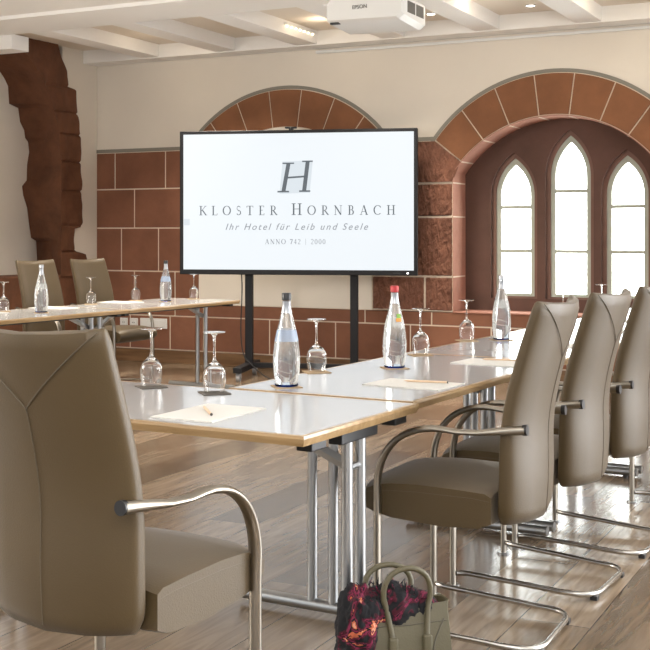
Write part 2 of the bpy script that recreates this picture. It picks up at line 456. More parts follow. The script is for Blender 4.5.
# pale joints across the niche reveal
bm = bmesh.new()
for z in (.897, 1.426, 1.723): box(bm, AC2-JW+.005, AC2-JW+.008, D-.02, D+.28, z-.006, z+.006)
for a in JA:
    x, z = ray(AC2, a, RI-.007, ZI)
    box(bm, -.006, .006, D-.02, D+.28, -.002, .002, mtx=Matrix.Translation((x, 0, z)) @ Matrix.Rotation(math.radians(a), 4, 'Y'))
mesh('reveal_joints', bm, 'mortar', wall_back)

# left wall with the ruined stone arch
XN = XL-.42
bm = bmesh.new()
box(bm, XL-.5, XL, Y0, 7.4, 0, ZC); box(bm, XL-.5, XL, 9.55, D+.1, 0, ZC); box(bm, XL-.03, XL, 9.30, 9.55, .876, ZC)
box(bm, XN-.1, XN, 7.2, 9.7, .86, ZC)
wall_left = struct(mesh('wall_left', bm, 'plaster'))
rnd = random.Random(3)
def ztab(tab, z):
    for (n0, z0), (n1, z1) in zip(tab[:-1], tab[1:]):
        if z0 <= z <= z1: return n0+(n1-n0)*(z-z0)/(z1-z0)
    return tab[-1][0]
front_edge = [(9.233, .86), (9.233, 2.0), (9.20, 2.3), (9.10, 2.55), (8.95, 2.78), (8.75, 2.95), (8.45, 3.12)]
back_edge = [(9.42, .86), (9.421, 1.033), (9.406, 1.205), (9.331, 1.235), (9.301, 1.365), (9.271, 1.534), (9.212, 1.662), (9.197, 1.751), (9.265, 1.81), (9.271, 1.963), (9.301, 2.094), (9.286, 2.193), (9.241, 2.23), (9.227, 2.308), (9.168, 2.382), (9.139, 2.518), (9.009, 2.545), (8.994, 2.719), (8.938, 2.79), (8.882, 2.842), (8.70, 2.95), (8.4, 3.12)]
outline = [(9.72, .86), (9.70, .99), (9.654, 1.073), (9.463, 1.112), (9.463, 1.335), (9.59, 1.345), (9.606, 1.396), (9.59, 1.617), (9.574, 1.968), (9.574, 2.239), (9.526, 2.465), (9.51, 2.713), (9.385, 2.72), (9.37, 2.876), (9.293, 3.004), (9.25, 3.12)]
bm = bmesh.new()
NZ, NX, NF = 150, 14, 12
grid = []
blockz = [1.10, 1.36, 1.70, 1.99, 2.26, 2.47, 2.72]
for i in range(NZ+1):
    z = .86+(ZC-.86)*i/NZ
    fe, be, ol = ztab(front_edge, z), ztab(back_edge, z), max(ztab(outline, z), ztab(front_edge, z)+.02)
    dj = min(abs(z-b) for b in blockz); groove = .022*max(0, 1-dj/.018)
    row = []
    for j in range(NX+1):                           # the reveal facing into the room
        t = j/NX; x = XN+(XL+.035-XN)*t
        y = be+(fe-be)*t+(groove*.6 if t > .93 else 0)
        nz = noise.noise(Vector((x*6, z*5, 3)))*.03*(.25+.75*math.sin(PI*t)) if 0 < t < 1 else 0
        row.append(bm.verts.new((x, y+nz, z)))
    for j in range(1, NF+1):                        # the face in the wall plane
        t = j/NF; y = fe+(ol-fe)*t
        x = XL+.035+noise.noise(Vector((y*9, z*7, 9)))*.018-groove*(1 if t < .97 else 0)-(.05 if t == 1 else .0)
        row.append(bm.verts.new((x, y, z)))
    grid.append(row)
for i in range(NZ):
    for j in range(len(grid[0])-1): bm.faces.new((grid[i][j], grid[i][j+1], grid[i+1][j+1], grid[i+1][j]))
mesh('ruined_arch_stones', bm, 'old_stone', wall_left, True, 35)
bm = bmesh.new(); box(bm, XL-.5, XL+.02, 7.4, 9.64, 0, .875, .01)
box(bm, XL-.1, XL+.012, 9.64, D-.001, 0, .72)
mesh('stone_dado', bm, 'old_stone', wall_left)

# skirting board
bm = bmesh.new(); box(bm, XL+.012, XR, D-.03, D-.0, 0, .125, .004); struct(mesh('baseboard_back', bm, 'skirting'))
# ceiling
bm = bmesh.new(); box(bm, XL-.5, XR, Y0, D+.1, ZC, ZC+.1)
ceiling = struct(mesh('ceiling', bm, 'coffer'))
bm = bmesh.new(); box(bm, XL, XR, 7.42, 8.0, 3.0, ZC+.001, .004)
box(bm, XL, XR, 9.62, D, 2.99, ZC+.001, .004)
mesh('cross_beam', bm, 'ceiling', ceiling)
bm = bmesh.new()
for k in range(12):
    x = -6.82+.862*k
    if x > XR-.3: break
    box(bm, x, x+.22, 8.0, 9.62, 3.0, ZC+.001, .004)
mesh('coffer_beam', bm, 'ceiling', ceiling)
bm = bmesh.new(); box(bm, XL, XR, Y0, 7.42, 3.03, ZC+.001); mesh('flat_ceiling', bm, 'ceiling', ceiling)
bm = bmesh.new(); box(bm, XL, -7.02, 8.0, 8.22, 2.88, 3.01, .004); mesh('boxed_bulkhead', bm, 'ceiling', ceiling)
bm = bmesh.new(); box(bm, -4.98, XR, D-.03, D, 2.945, 2.968, .004); box(bm, -4.99, -4.80, D-.04, D, 2.948, 2.972, .004)
struct(mesh('trim_1', bm, 'white'))

# ------------------------------------------------------------------ ceiling fittings
def spot(x, y, label):
    t = thing('ceiling_spotlight', label, 'ceiling light', (x, y, ZC), group='recessed ceiling spotlights')
    bm = bmesh.new(); lathe(bm, [(.048, 0), (.048, -.006), (.036, -.008), (.034, 0)], 24); mesh('trim_ring', bm, 'white', t, True, 40)
    bm = bmesh.new(); lathe(bm, [(0, -.003), (.034, -.003), (.034, 0)], 24); mesh('lens', bm, 'spot', t)
spot(-3.645, 9.30, 'small round recessed ceiling spotlight just right of the projector')
spot(-2.795, 9.32, 'small round recessed ceiling spotlight above the middle of the window arch')
def strip(x, y0, y1, n, label):
    t = thing('light_strip', label, 'ceiling light', (x, 0, 3.075), group='bulb strips in the ceiling coffers')
    bm = bmesh.new(); box(bm, -.012, .012, y0-.04, y1+.04, .0, .02, .003); mesh('rail', bm, 'white', t)
    for k in range(n):
        bm = bmesh.new(); bmesh.ops.create_uvsphere(bm, u_segments=10, v_segments=6, radius=.011)
        for v in bm.verts: v.co += Vector((0, y0+(y1-y0)*k/(n-1), -.008))
        mesh('bulb', bm, 'lamp', t, True)
strip(-4.86, 9.02, 9.5, 7, 'row of small warm bulbs in the coffer left of the projector')
strip(-6.02, 8.95, 9.4, 5, 'row of small warm bulbs in the coffer near the left corner')
t = thing('ceiling_lamp', 'round glowing ceiling lamp in the coffer above the right window', 'ceiling light', (-1.90, 8.95, ZC))
bm = bmesh.new(); lathe(bm, [(0, -.07), (.10, -.068), (.2, -.05), (.25, -.02), (.25, -.012), (0, -.012)], 32); mesh('shade', bm, 'lamp', t, True, 50)
bm = bmesh.new(); lathe(bm, [(0, 0), (.16, 0), (.16, -.012), (0, -.012)], 32); mesh('backplate', bm, 'white', t)
bm = bmesh.new(); lathe(bm, [(0, -.10), (.012, -.095), (.008, -.07), (0, -.07)], 12); mesh('finial', bm, 'foil', t, True)

# text
def text_mesh(body, w, h=None, shear=0, space=1.0, depth=.002):
    cu = bpy.data.curves.new('t', 'FONT'); cu.body = body; cu.shear = shear; cu.space_character = space; cu.extrude = .001
    o = bpy.data.objects.new('t', cu); C.objects.link(o)
    dg = bpy.context.evaluated_depsgraph_get(); dg.update()
    me = bpy.data.meshes.new_from_object(o.evaluated_get(dg)); bpy.data.objects.remove(o); bpy.data.curves.remove(cu)
    xs = [v.co.x for v in me.vertices]; ys = [v.co.y for v in me.vertices]
    x0, x1, y0, y1 = min(xs), max(xs), 0, max(ys)
    sx = w/(x1-x0); sy = sx if h is None else h/y1
    bm = bmesh.new(); bm.from_mesh(me); bpy.data.meshes.remove(me)
    for v in bm.verts: v.co = Vector(((v.co.x-(x0+x1)/2)*sx, -v.co.z*depth/.001, v.co.y*sy))
    return bm

# projector
t = thing('projector', 'white ceiling projector hanging under the main beam', 'projector', (-3.44, 7.52, 2.755))
bm = bmesh.new()
prof = [(-.30, .02), (-.28, .0), (.26, -.01), (.30, .02), (.30, .14), (.27, .165), (-.27, .165), (-.30, .14)]
vs = {}
def ring(y, s, dz0=0, yshift=0): return [bm.verts.new((x*s, y, (z if z > .05 else z+dz0))) for x, z in prof]
rs = [ring(-.02, .94, .02), ring(.0, .99, .005), ring(.03, 1, 0), ring(.36, 1, -.02), ring(.40, .97, -.012), ring(.42, .9, .03)]
for a, b in zip(rs[:-1], rs[1:]):
    for k in range(8): bm.faces.new((a[k], a[(k+1) % 8], b[(k+1) % 8], b[k]))
bm.faces.new(rs[0]); bm.faces.new(rs[-1])
mesh('casing', bm, 'white', t, True, 28)
bm = text_mesh('EPSON', .11, .026); 
for v in bm.verts: v.co += Vector((-.03, -.0225, .085))
mesh('brand_lettering', bm, 'vent', t)
for x0 in (.05, .21):
    bm = bmesh.new()
    for k in range(9): box(bm, .299, .303, x0+k*.0155, x0+.009+k*.0155, .045, .125)
    mesh('vent_grille', bm, 'vent', t)
bm = bmesh.new(); box(bm, -.27, -.20, -.004, .03, -.006, .018, .004); mesh('sensor_window', bm, 'black', t)
bm = bmesh.new(); box(bm, -.09, .09, .12, .30, .16, .245, .006); mesh('ceiling_mount', bm, 'white', t)

# ------------------------------------------------------------------ display on its stand
RZ_TV = math.radians(16.5)
def cam2w(X, Y): 
    s, c = math.sin(math.radians(26.5)), math.cos(math.radians(26.5)); return (c*X-s*Y, s*X+c*Y)
tx, ty = cam2w(-.252, 10.455)
W2 = 1.066; ZB, ZT = .913, 2.192
tv = thing('display_screen', 'large flat presentation display showing a hotel logo, on a black stand', 'television', (tx, ty, ZB), RZ_TV)
HT = ZT-ZB
bm = bmesh.new(); box(bm, -W2, W2, 0, .075, 0, HT, .006); mesh('housing', bm, 'darkmetal', tv)
SX0, SX1, SZ0, SZ1 = -W2+.036, W2-.030, .045, HT-.03
bm = bmesh.new(); box(bm, SX0, SX1, -.003, .002, SZ0, SZ1); scr = mesh('screen', bm, 'screen', tv)
def px2s(px, py):       # place on the picture shown by the display (display picture units)
    return (SX0+(px-186)/(414-186)*(SX1-SX0), SZ1-(py-134)/(271.5-134)*(SZ1-SZ0))
K = (SX1-SX0)/228
# serif capitals, unit cap height: strokes (x0,y0,x1,y1,w)
def S(x, y0=0, y1=1, w=.13): return [(x, y0, x, y1, w)]
def serif(x, y, l=.17): return [(x-l, y, x+l, y, .045)]
def arc(cx, cy, rx, ry, a0, a1, w0, w1, n=14):
    o = []
    for i in range(n):
        b0, b1 = math.radians(a0+(a1-a0)*i/n), math.radians(a0+(a1-a0)*(i+1)/n)
        w = w1+(w0-w1)*abs(math.cos((b0+b1)/2))
        o.append((cx+rx*math.cos(b0), cy+ry*math.sin(b0), cx+rx*math.cos(b1), cy+ry*math.sin(b1), w))
    return o
GL = {
 'K': (.80, S(.2)+serif(.2, .02)+serif(.2, .98)+[(.26, .45, .68, .97, .05), (.36, .56, .74, .03, .12)]+serif(.68, .98, .12)+serif(.76, .02, .12)),
 'L': (.66, S(.2)+serif(.2, .98)+[(.05, .02, .6, .02, .045), (.6, 0, .63, .2, .04)]),
 'O': (.92, arc(.46, .5, .38, .48, 0, 360, .13, .04, 24)),
 'S': (.56, arc(.28, .74, .18, .23, 20, 250, .05, .09)+arc(.28, .26, .2, .24, 90, -160, .1, .05)+[(.22, .52, .36, .46, .11)]),
 'T': (.76, S(.38)+serif(.38, .02)+[(.04, .97, .72, .97, .045), (.05, .8, .05, .98, .04), (.71, .8, .71, .98, .04)]),
 'E': (.66, S(.2)+[(.05, .02, .58, .02, .045), (.05, .98, .56, .98, .045), (.2, .52, .46, .52, .04), (.58, 0, .6, .2, .04), (.56, .82, .56, 1, .04)]),
 'R': (.78, S(.2)+serif(.2, .02)+[(.05, .98, .36, .98, .045), (.2, .5, .36, .5, .04), (.36, .5, .72, .02, .12)]+arc(.36, .74, .2, .24, 90, -90, .12, .04)+serif(.74, .02, .08)),
 'H': (.92, S(.2)+S(.72)+serif(.2, .02)+serif(.2, .98)+serif(.72, .02)+serif(.72, .98)+[(.2, .52, .72, .52, .045)]),
 'N': (.90, S(.17, w=.05)+S(.74, w=.05)+serif(.17, .02, .12)+serif(.74, .98, .12)+[(.14, .98, .74, .02, .13), (.03, .98, .2, .98, .045)]),
 'B': (.72, S(.2)+[(.05, .98, .36, .98, .045), (.05, .02, .38, .02, .045), (.2, .52, .36, .52, .04)]+arc(.36, .75, .17, .23, 90, -90, .11, .04)+arc(.38, .27, .21, .25, 90, -90, .13, .04)),
 'A': (.84, [(.12, .02, .42, 1, .05), (.42, 1, .72, .02, .13), (.22, .34, .6, .34, .045)]+serif(.12, .02, .12)+serif(.72, .02, .14)),
 'C': (.84, arc(.48, .5, .38, .48, 45, 315, .13, .04, 20)+[(.75, .72, .75, .92, .04)]),
 '7': (.58, [(.04, .93, .54, .93, .12), (.50, .93, .20, 0, .12), (.05, .8, .05, .98, .06)]),
 '4': (.58, [(.38, 0, .38, 1, .11), (.04, .3, .52, .3, .06), (.04, .3, .38, 1, .04)]),
 '2': (.55, arc(.27, .74, .19, .24, 160, -40, .11, .05)+[(.42, .6, .06, .04, .06), (.05, .04, .5, .04, .08)]),
 '0': (.58, arc(.28, .5, .22, .48, 0, 360, .11, .05, 20)),
 '|': (.40, [(.2, -.15, .2, 1.1, .05)]), ' ': (.42, []),
}
def caps(text, x0, x1, base, sizes, y=-.0045, depth=.0025, boldness=1.0):
    """text from px x0..x1 on baseline; sizes(i,ch) gives cap height in px"""
    tot = sum(GL[ch][0]*sizes(i, ch) for i, ch in enumerate(text)); gap = (x1-x0-tot)/(len(text)-1)
    bm = bmesh.new(); cx = x0
    for i, ch in enumerate(text):
        h = sizes(i, ch)
        for ax, ay, bx, by, w in GL[ch][1]:
            a = Vector((cx+ax*h, base-ay*h)); b = Vector((cx+bx*h, base-by*h)); d = (b-a)
            if d.length == 0: continue
            d.normalize(); nn = Vector((-d.y, d.x))*max(w*boldness, .05)*h/2
            q = [px2s(*(a+nn)), px2s(*(b+nn)), px2s(*(b-nn)), px2s(*(a-nn))]
            bm.faces.new([bm.verts.new((qx, y, qz)) for qx, qz in q])
        cx += GL[ch][0]*h+gap
    return bm
bm = caps('KLOSTER HORNBACH', 202, 396.5, 216.3, lambda i, ch: 11.6 if i == 8 else 9.4); mesh('hotel_name_lettering', bm, 'screen_text', tv)
bm = caps('ANNO 742 | 2000', 268.5, 328.5, 245.6, lambda i, ch: 5.0, boldness=1.15); mesh('year_lettering', bm, 'screen_mid', tv)
bm = text_mesh('Ihr Hotel für Leib und Seele', 141*K, 6.2*K, shear=.35, space=1.35)
px, pz = px2s(299.5, 231.2)
for v in bm.verts: v.co += Vector((px, -.0045, pz))
mesh('slogan_lettering', bm, 'screen_mid', tv)
bm = bmesh.new()
def quad(bm, pts, y):
    bm.faces.new([bm.verts.new((a, y, b)) for a, b in (px2s(*p) for p in pts)])
quad(bm, [(286, 162.5), (316, 161.5), (313, 194), (283, 195)], -.0042)
mesh('logo_panel', bm, 'screen_pale', tv)
bm = bmesh.new()
for q in ([(290, 164.5), (294, 164.5), (289, 192.5), (285, 192.5)], [(309, 162.5), (313, 162.5), (309.5, 192), (305.5, 192)], [(289, 178), (311, 176.6), (311, 178.4), (289, 179.8)],
          [(286, 163.6), (297.5, 163.6), (297.5, 165), (286, 165)], [(305.5, 161.8), (316, 161.8), (316, 163.2), (305.5, 163.2)], [(281, 192), (292.5, 192), (292.5, 193.6), (281, 193.6)], [(302.5, 191.6), (313.5, 191.6), (313.5, 193.2), (302.5, 193.2)]):
    quad(bm, q, -.0052)
mesh('logo_letter', bm, 'screen_text', tv)
bm = bmesh.new(); quad(bm, [(186.5, 220), (192.5, 220), (192.5, 226.5), (186.5, 226.5)], -.0045); mesh('menu_icon', bm, 'screen_pale', tv)
bm = bmesh.new(); box(bm, W2-.09, W2-.075, -.004, .001, .014, .026); mesh('power_light', bm, 'led', tv)
bm = bmesh.new(); box(bm, W2-.21, W2-.15, -.003, .001, .012, .028); mesh('sensor', bm, 'black', tv)
# stand
st = thing('display_stand', 'black wheeled two-post stand carrying the display', 'stand', (tx, ty, 0), RZ_TV)
for sx in (-.45, .50):
    bm = bmesh.new(); box(bm, sx-.034, sx+.034, .075, .125, .10, 1.9, .004); mesh('post', bm, 'darkmetal', st)
    bm = bmesh.new(); box(bm, sx-.04, sx+.04, -.34, .36, .075, .125, .006)
    ft = mesh('foot', bm, 'darkmetal', st)
    for sy in (-.29, .31):
        bm = bmesh.new(); tube(bm, [(sx-.016, sy, .036), (sx+.016, sy, .036)], .036, 20); box(bm, sx-.024, sx+.024, sy-.01, sy+.01, .03, .08, .002)
        mesh('caster', bm, 'rubber', ft, True, 40)
bm = bmesh.new(); box(bm, -.45, .50, .075, .125, .08, .125, .004); mesh('crossbar', bm, 'darkmetal', st)
bm = bmesh.new(); box(bm, -.50, .55, .076, .11, 1.35, 1.42); box(bm, -.50, .55, .076, .11, 1.72, 1.79); mesh('mounting_rail', bm, 'darkmetal', st)
bm = bmesh.new()
tube(bm, bez((-.515, .06, .95), (-.49, .09, .7), (-.56, .06, .35), (-.47, .02, .17), 14)+bez((-.47, .02, .17), (-.3, -.1, .06), (-.25, -.25, .02), (-.05, -.3, .008), 10)[1:], .0055, 6)
tag(mesh('power_cable', bm, 'black', None, True), 'thin black cable hanging behind the display beside the left stand post', 'cable')
bpy.data.objects['power_cable'].location = (tx, ty, 0); bpy.data.objects['power_cable'].rotation_euler = (0, 0, RZ_TV)
wc = thing('webcam', 'tiny black webcam clipped on top edge of the display', 'camera', (tx, ty, ZT), RZ_TV)
bm = bmesh.new(); box(bm, -.105, .0, .0, .03, .012, .028, .004); mesh('body', bm, 'black', wc)
bm = bmesh.new(); box(bm, -.07, -.035, .0, .06, .001, .014, .002); mesh('clip', bm, 'black', wc)
bm = bmesh.new(); tube(bm, [(-.052, .001, .02), (-.052, -.004, .02)], .006, 12); mesh('lens', bm, 'vent', wc)

# sockets on the back wall
def plate_obj(name, x0, x1, z0, z1, label, cat, holes=1, grp=None):
    t = thing(name, label, cat, ((x0+x1)/2, D-.012, z0), group=grp)
    w = (x1-x0)/2; bm = bmesh.new(); box(bm, -w, w, -.014, 0, 0, z1-z0, .004); mesh('cover_plate', bm, 'white', t)
    if holes:
        bm = bmesh.new(); lathe(bm, [(.026, 0), (.023, .003), (.021, .0), (.0, -.004)], 20); bm.transform(Matrix.Translation((0, -.014, (z1-z0)/2)) @ Matrix.Rotation(PI/2, 4, 'X')); mesh('socket_well', bm, 'white', t)
        bm = bmesh.new()
        for sx in (-.0095, .0095): tube(bm, [(sx, -.0185, (z1-z0)/2), (sx, -.014, (z1-z0)/2)], .004, 8)
        mesh('pin_hole', bm, 'black', t)
    else:
        bm = bmesh.new(); box(bm, -w+.012, w-.012, -.018, -.013, .02, z1-z0-.02, .003); mesh('lid', bm, 'white', t)
plate_obj('wall_socket', -7.215, -7.125, .343, .43, 'white wall socket, leftmost of the plates below the left courses', 'socket', 1, 'white plates low on the stone wall')
plate_obj('wall_socket', -7.095, -7.0, .343, .43, 'square white wall socket between another socket and the long white plate', 'socket', 1, 'white plates low on the stone wall')
plate_obj('wall_box', -6.97, -6.65, .335, .435, 'long white blank wall box right of the sockets', 'socket', 0, 'white plates low on the stone wall')

# ------------------------------------------------------------------ tables
TL, TWD, TH = 1.4, .70, .74
def leg_frame(parent, sgn):
    """T-foot frame near one end; local x is the long axis"""
    x = sgn*(TL/2-.04); d = -sgn
    for sy in (-.04, .04):
        bm = bmesh.new(); tube(bm, [(x, sy, .03), (x, sy, TH-.04)], .0165, 18); mesh('leg_post', bm, 'steel', parent, True, 40)
    bm = bmesh.new(); tube(bm, [(x, -.322, .034), (x, .322, .034)], .021, 18); f = mesh('foot_bar', bm, 'steel', parent, True, 40)
    for sy in (-.26, .26):
        bm = bmesh.new(); tube(bm, [(x, sy, 0), (x, sy, .02)], .014, 12); mesh('glide', bm, 'black', f)
    bm = bmesh.new(); box(bm, x-.022, x+.022, -.11, .11, TH-.062, TH-.027, .004); tr_ = mesh('top_rail', bm, 'black', parent)
    for sy in (-.25, .25):
        bm = bmesh.new(); box(bm, x-.02, x+.03, sy-.04, sy+.04, TH-.052, TH-.025, .004); mesh('rail_block', bm, 'black', tr_)
    bm = bmesh.new(); tube(bm, [(x, -.055, TH-.14), (x, .055, TH-.14)], .010, 10); mesh('pivot', bm, 'steel', parent, True, 40)
    bm = bmesh.new()
    for sy in (-.018,):
        tube(bm, [(x, sy, TH-.14), (x+d*.23, sy, TH-.045)], .018, 4, ry=.004, side=(d*.4, 0, 1))
    mesh('brace', bm, 'steel', parent)
def make_table(label, loc, rz, grp):
    t = thing('folding_table', label, 'table', loc, rz, grp)
    e = .014
    bm = bmesh.new(); box(bm, -TL/2+e, TL/2-e, -TWD/2+e, TWD/2-e, TH-.024, TH+.0002); mesh('tabletop', bm, 'laminate', t)
    bm = bmesh.new()     # bevelled beech edge
    prof = [(0, TH), (0, TH-.026), (.010, TH-.028), (e, TH-.016), (e+.002, TH-.008), (e, TH)]
    a, b = TL/2-e, TWD/2-e
    loops = [[bm.verts.new((sx*(a+o), sy*(b+o), z)) for sx, sy in ((1, 1), (-1, 1), (-1, -1), (1, -1))] for o, z in prof]
    for i in range(len(loops)):
        l0, l1 = loops[i], loops[(i+1) % len(loops)]
        for k in range(4): bm.faces.new((l0[k], l0[(k+1) % 4], l1[(k+1) % 4], l1[k]))
    mesh('edge_band', bm, 'edge', t)
    leg_frame(t, 1); leg_frame(t, -1)
    for sy in (-.2, .2):
        bm = bmesh.new(); box(bm, -TL/2+.06, TL/2-.06, sy-.012, sy+.012, TH-.05, TH-.0245, .002); mesh('under_rail', bm, 'black', t)
    return t
RU = PI/2-TA      # long axis along u
base = make_table('grey-topped folding table in the foreground, set crosswise at the near end of the right row', tw(3.012, -2.276), -TA, None)
VR = -1.955
labs = ['second grey table from the front, carrying the black-capped and red-capped bottles',
        'third grey table from the front, carrying the clear-topped bottle nearest the window arch',
        'fourth grey table of the right row, half hidden behind the chair backs',
        'farthest grey table of the right row, just below the lancet windows']
for k in range(4): dup(base, tw(3.385+.702+1.405*k, VR), RU, labs[k], 'grey folding tables')
base['group'] = 'grey folding tables'
jl = cam2w(-1.38, 8.38)
# left row: front edge line passes jl; centre is half a width behind
uj = 7.605-.84+.0; 
def c2t(X, Y):
    a = math.radians(29.6); return (math.sin(a)*X+math.cos(a)*Y, math.cos(a)*X-math.sin(a)*Y)
uj, vj = c2t(-1.38, 8.38)
VLc = vj-TWD/2
dup(base, tw(uj+.702, VLc), RU, 'grey table at the far end of the left row, its corner towards the display', 'grey folding tables')
dup(base, tw(uj-.702, VLc), RU, 'grey table of the left row, cut by the left photo edge', 'grey folding tables')

# ------------------------------------------------------------------ chairs
BC = .048
def lerp_tab(tab, z):
    if z <= tab[0][0]: return tab[0][1]
    for (a, b), (c, d) in zip(tab[:-1], tab[1:]):
        if a <= z <= c: 
            t = (z-a)/(c-a); return b+(d-b)*t
    return tab[-1][1]
YC = [(.40, -.186), (.50, -.194), (.60, -.194), (.68, -.196), (.78, -.212), (.92, -.250), (1.08, -.300)]
HW = [(.40, .220), (.5, .226), (.65, .226), (.8, .222), (.95, .216), (1.08, .212)]
TK = [(.40, .030), (.55, .030), (.68, .026), (.85, .027), (1.08, .022)]
def smooth_tab(tab, z):
    return (lerp_tab(tab, z-.05)+lerp_tab(tab, z-.02)+lerp_tab(tab, z)+lerp_tab(tab, z+.02)+lerp_tab(tab, z+.05))/5
def back_pt(s, ang):
    z0, z1 = .388, 1.068
    c, sn = math.cos(ang), math.sin(ang)
    tx = math.copysign(abs(c)**.28, c); ty = math.copysign(abs(sn)**.55, sn)
    endr = 1.0
    m = min(s, 1-s)*(z1-z0)
    if m < .022: endr = math.sqrt(max(0, 1-(1-m/.022)**2))*.85+.15
    cs = 1.0
    if s < .09: cs = 1-.09*(1-s/.09)**2
    if s > .965: cs = 1-.025*((s-.965)/.035)**2
    z = z0+s*(z1-z0)
    z += -.012*(1-s)**2*(1-tx*tx)+ (-.013*(1-tx*tx))*(s**6)
    w = smooth_tab(HW, z)*cs
    y = smooth_tab(YC, z)-BC*(1-tx*tx)+.0
    return Vector((tx*w, y+ty*smooth_tab(TK, z)*endr, z))
def rear(tx, z):
    s = (z-.388)/(1.068-.388); w = smooth_tab(HW, z)
    return Vector((tx*w, smooth_tab(YC, z)-BC*(1-tx*tx)-smooth_tab(TK, z)*(abs(max(0, 1-abs(tx)**(1/.28*2)))**.5)**.55-.0003, z-(.013*(1-tx*tx))*(s**6)))
def make_chair(label, loc, rz, grp):
    t = thing('conference_chair', label, 'chair', loc, rz, grp)
    bm = bmesh.new(); NS, NA = 44, 56; rings = []
    for i in range(NS+1):
        s = i/NS
        s = .5-.5*math.cos(PI*s)*1 if False else s
        if i == 1: s = .35/NS
        if i == NS-1: s = 1-.35/NS
        rings.append([bm.verts.new(back_pt(s, 2*PI*k/NA)) for k in range(NA)])
    for a, b in zip(rings[:-1], rings[1:]):
        for k in range(NA): bm.faces.new((a[k], a[(k+1) % NA], b[(k+1) % NA], b[k]))
    bm.faces.new(rings[0][::-1]); bm.faces.new(rings[-1])
    bk = mesh('backrest', bm, 'leather', t, True, 60)
    bm = bmesh.new()
    zv = .885
    tube(bm, [rear(0, zv-(zv-.395)*i/16) for i in range(17)], .0014, 6)
    for sg in (-1, 1): tube(bm, [rear(sg*.955*(i/14), zv+(1.061-zv)*(i/14)**.9) for i in range(15)], .0016, 6)
    mesh('seam', bm, 'seam', bk)
    # seat
    bm = bmesh.new()
    prof = [(-.160, .39), (-.160, .478), (-.14, .490), (-.05, .496), (.08, .500), (.165, .496), (.235, .488), (.266, .472), (.280, .450), (.280, .425), (.265, .403), (.235, .390), (.16, .378), (.0, .366), (-.12, .372)]
    n = len(prof); NXX = 16; rr = []
    for i in range(NXX+1):
        q = -1+2*i/NXX; x = .241*q
        e = abs(q)**6
        ring_ = []
        for y, z in prof:
            cz = .44; zz = cz+(z-cz)*(1-.10*e)+(.010*(1-q*q) if z > .45 else 0)
            yy = y-.02*e*(1 if y > .2 else 0)
            ring_.append(bm.verts.new((x, yy, zz)))
        rr.append(ring_)
    for a, b in zip(rr[:-1], rr[1:]):
        for k in range(n): bm.faces.new((a[k], a[(k+1) % n], b[(k+1) % n], b[k]))
    bm.faces.new(rr[0]); bm.faces.new(rr[-1])
    se = mesh('seat', bm, 'leather', t, True, 50)
    for sg in (-1, 1):
        bm = bmesh.new(); tube(bm, [(sg*.2395, y, z) for y, z in ((-.155, .462), (-.1, .468), (.08, .471), (.165, .468), (.235, .460), (.262, .452))], .002, 6)
        mesh('piping', bm, 'seam', se)
    # arm and front leg, one bent tube each side
    for sg in (-1, 1):
        P = [(-.262, .684), (-.22, .680), (-.17, .674), (-.12, .668), (-.06, .667), (-.01, .672)]
        P += [(p.x, p.y) for p in bez((.02, .673, 0), (.13, .668, 0), (.199, .60, 0), (.205, .49, 0), 12)]
        P += [(.205, .42), (.205, .2), (.205, .004)]
        pts = [(sg*(.230+.021*min(1, (y+.262)/.3)), y, z) for y, z in P]
        rx = [.0150, .0140, .014, .018, .021, .020]+[.019]*13+[.017]*3
        ry = [.0150, .0135, .0115, .009, .0085, .009]+[.0105]*13+[.0115]*3
        bm = bmesh.new(); tube(bm, pts, rx, 16, ry=ry, side=(1, 0, 0))
        am = mesh('armrest_leg', bm, 'armmetal', t, True, 50)
        bm = bmesh.new(); tube(bm, [(sg*.228, -.2695, .6845), (sg*.228, -.256, .6838)], .0165, 18); mesh('end_cap', bm, 'black', am, True, 50)
        bm = bmesh.new(); tube(bm, [(sg*.251, .205, .0), (sg*.251, .205, .007)], .024, 18); mesh('foot_disc', bm, 'steel', am, True, 50)
    # sled base
    zb = .046
    h = [(.247, .194, zb), (.236, .18, zb)]+[(p.x, p.y, p.z) for p in bez((.228, .155, zb), (.222, .05, zb-.006), (.214, -.1, zb-.014), (.212, -.18, zb-.02), 6)]
    h += [(p.x, p.y, p.z) for p in bez((.21, -.20, .026), (.208, -.265, .024), (.19, -.285, .022), (.12, -.295, .02), 8)][1:]
    full = h+[(-x, y, z) for x, y, z in h[::-1]]
    bm = bmesh.new(); tube(bm, full, .0095, 12); sb = mesh('sled_base', bm, 'chrome', t, True, 50)
    for sg in (-1, 1):
        bm = bmesh.new(); box(bm, sg*.16-.014, sg*.16+.014, -.30, -.275, 0, .016, .002); mesh('glide', bm, 'black', sb)
    bm = bmesh.new(); 
    for y in (.15, .195): box(bm, -.215, .215, y-.008, y+.008, .388, .402, .003)
    mesh('seat_frame', bm, 'steel', t)
    return t
GR = 'taupe leather conference chairs'
def face(dx, dy): return math.atan2(-dx, dy)      # heading so that local +y points along (dx,dy)
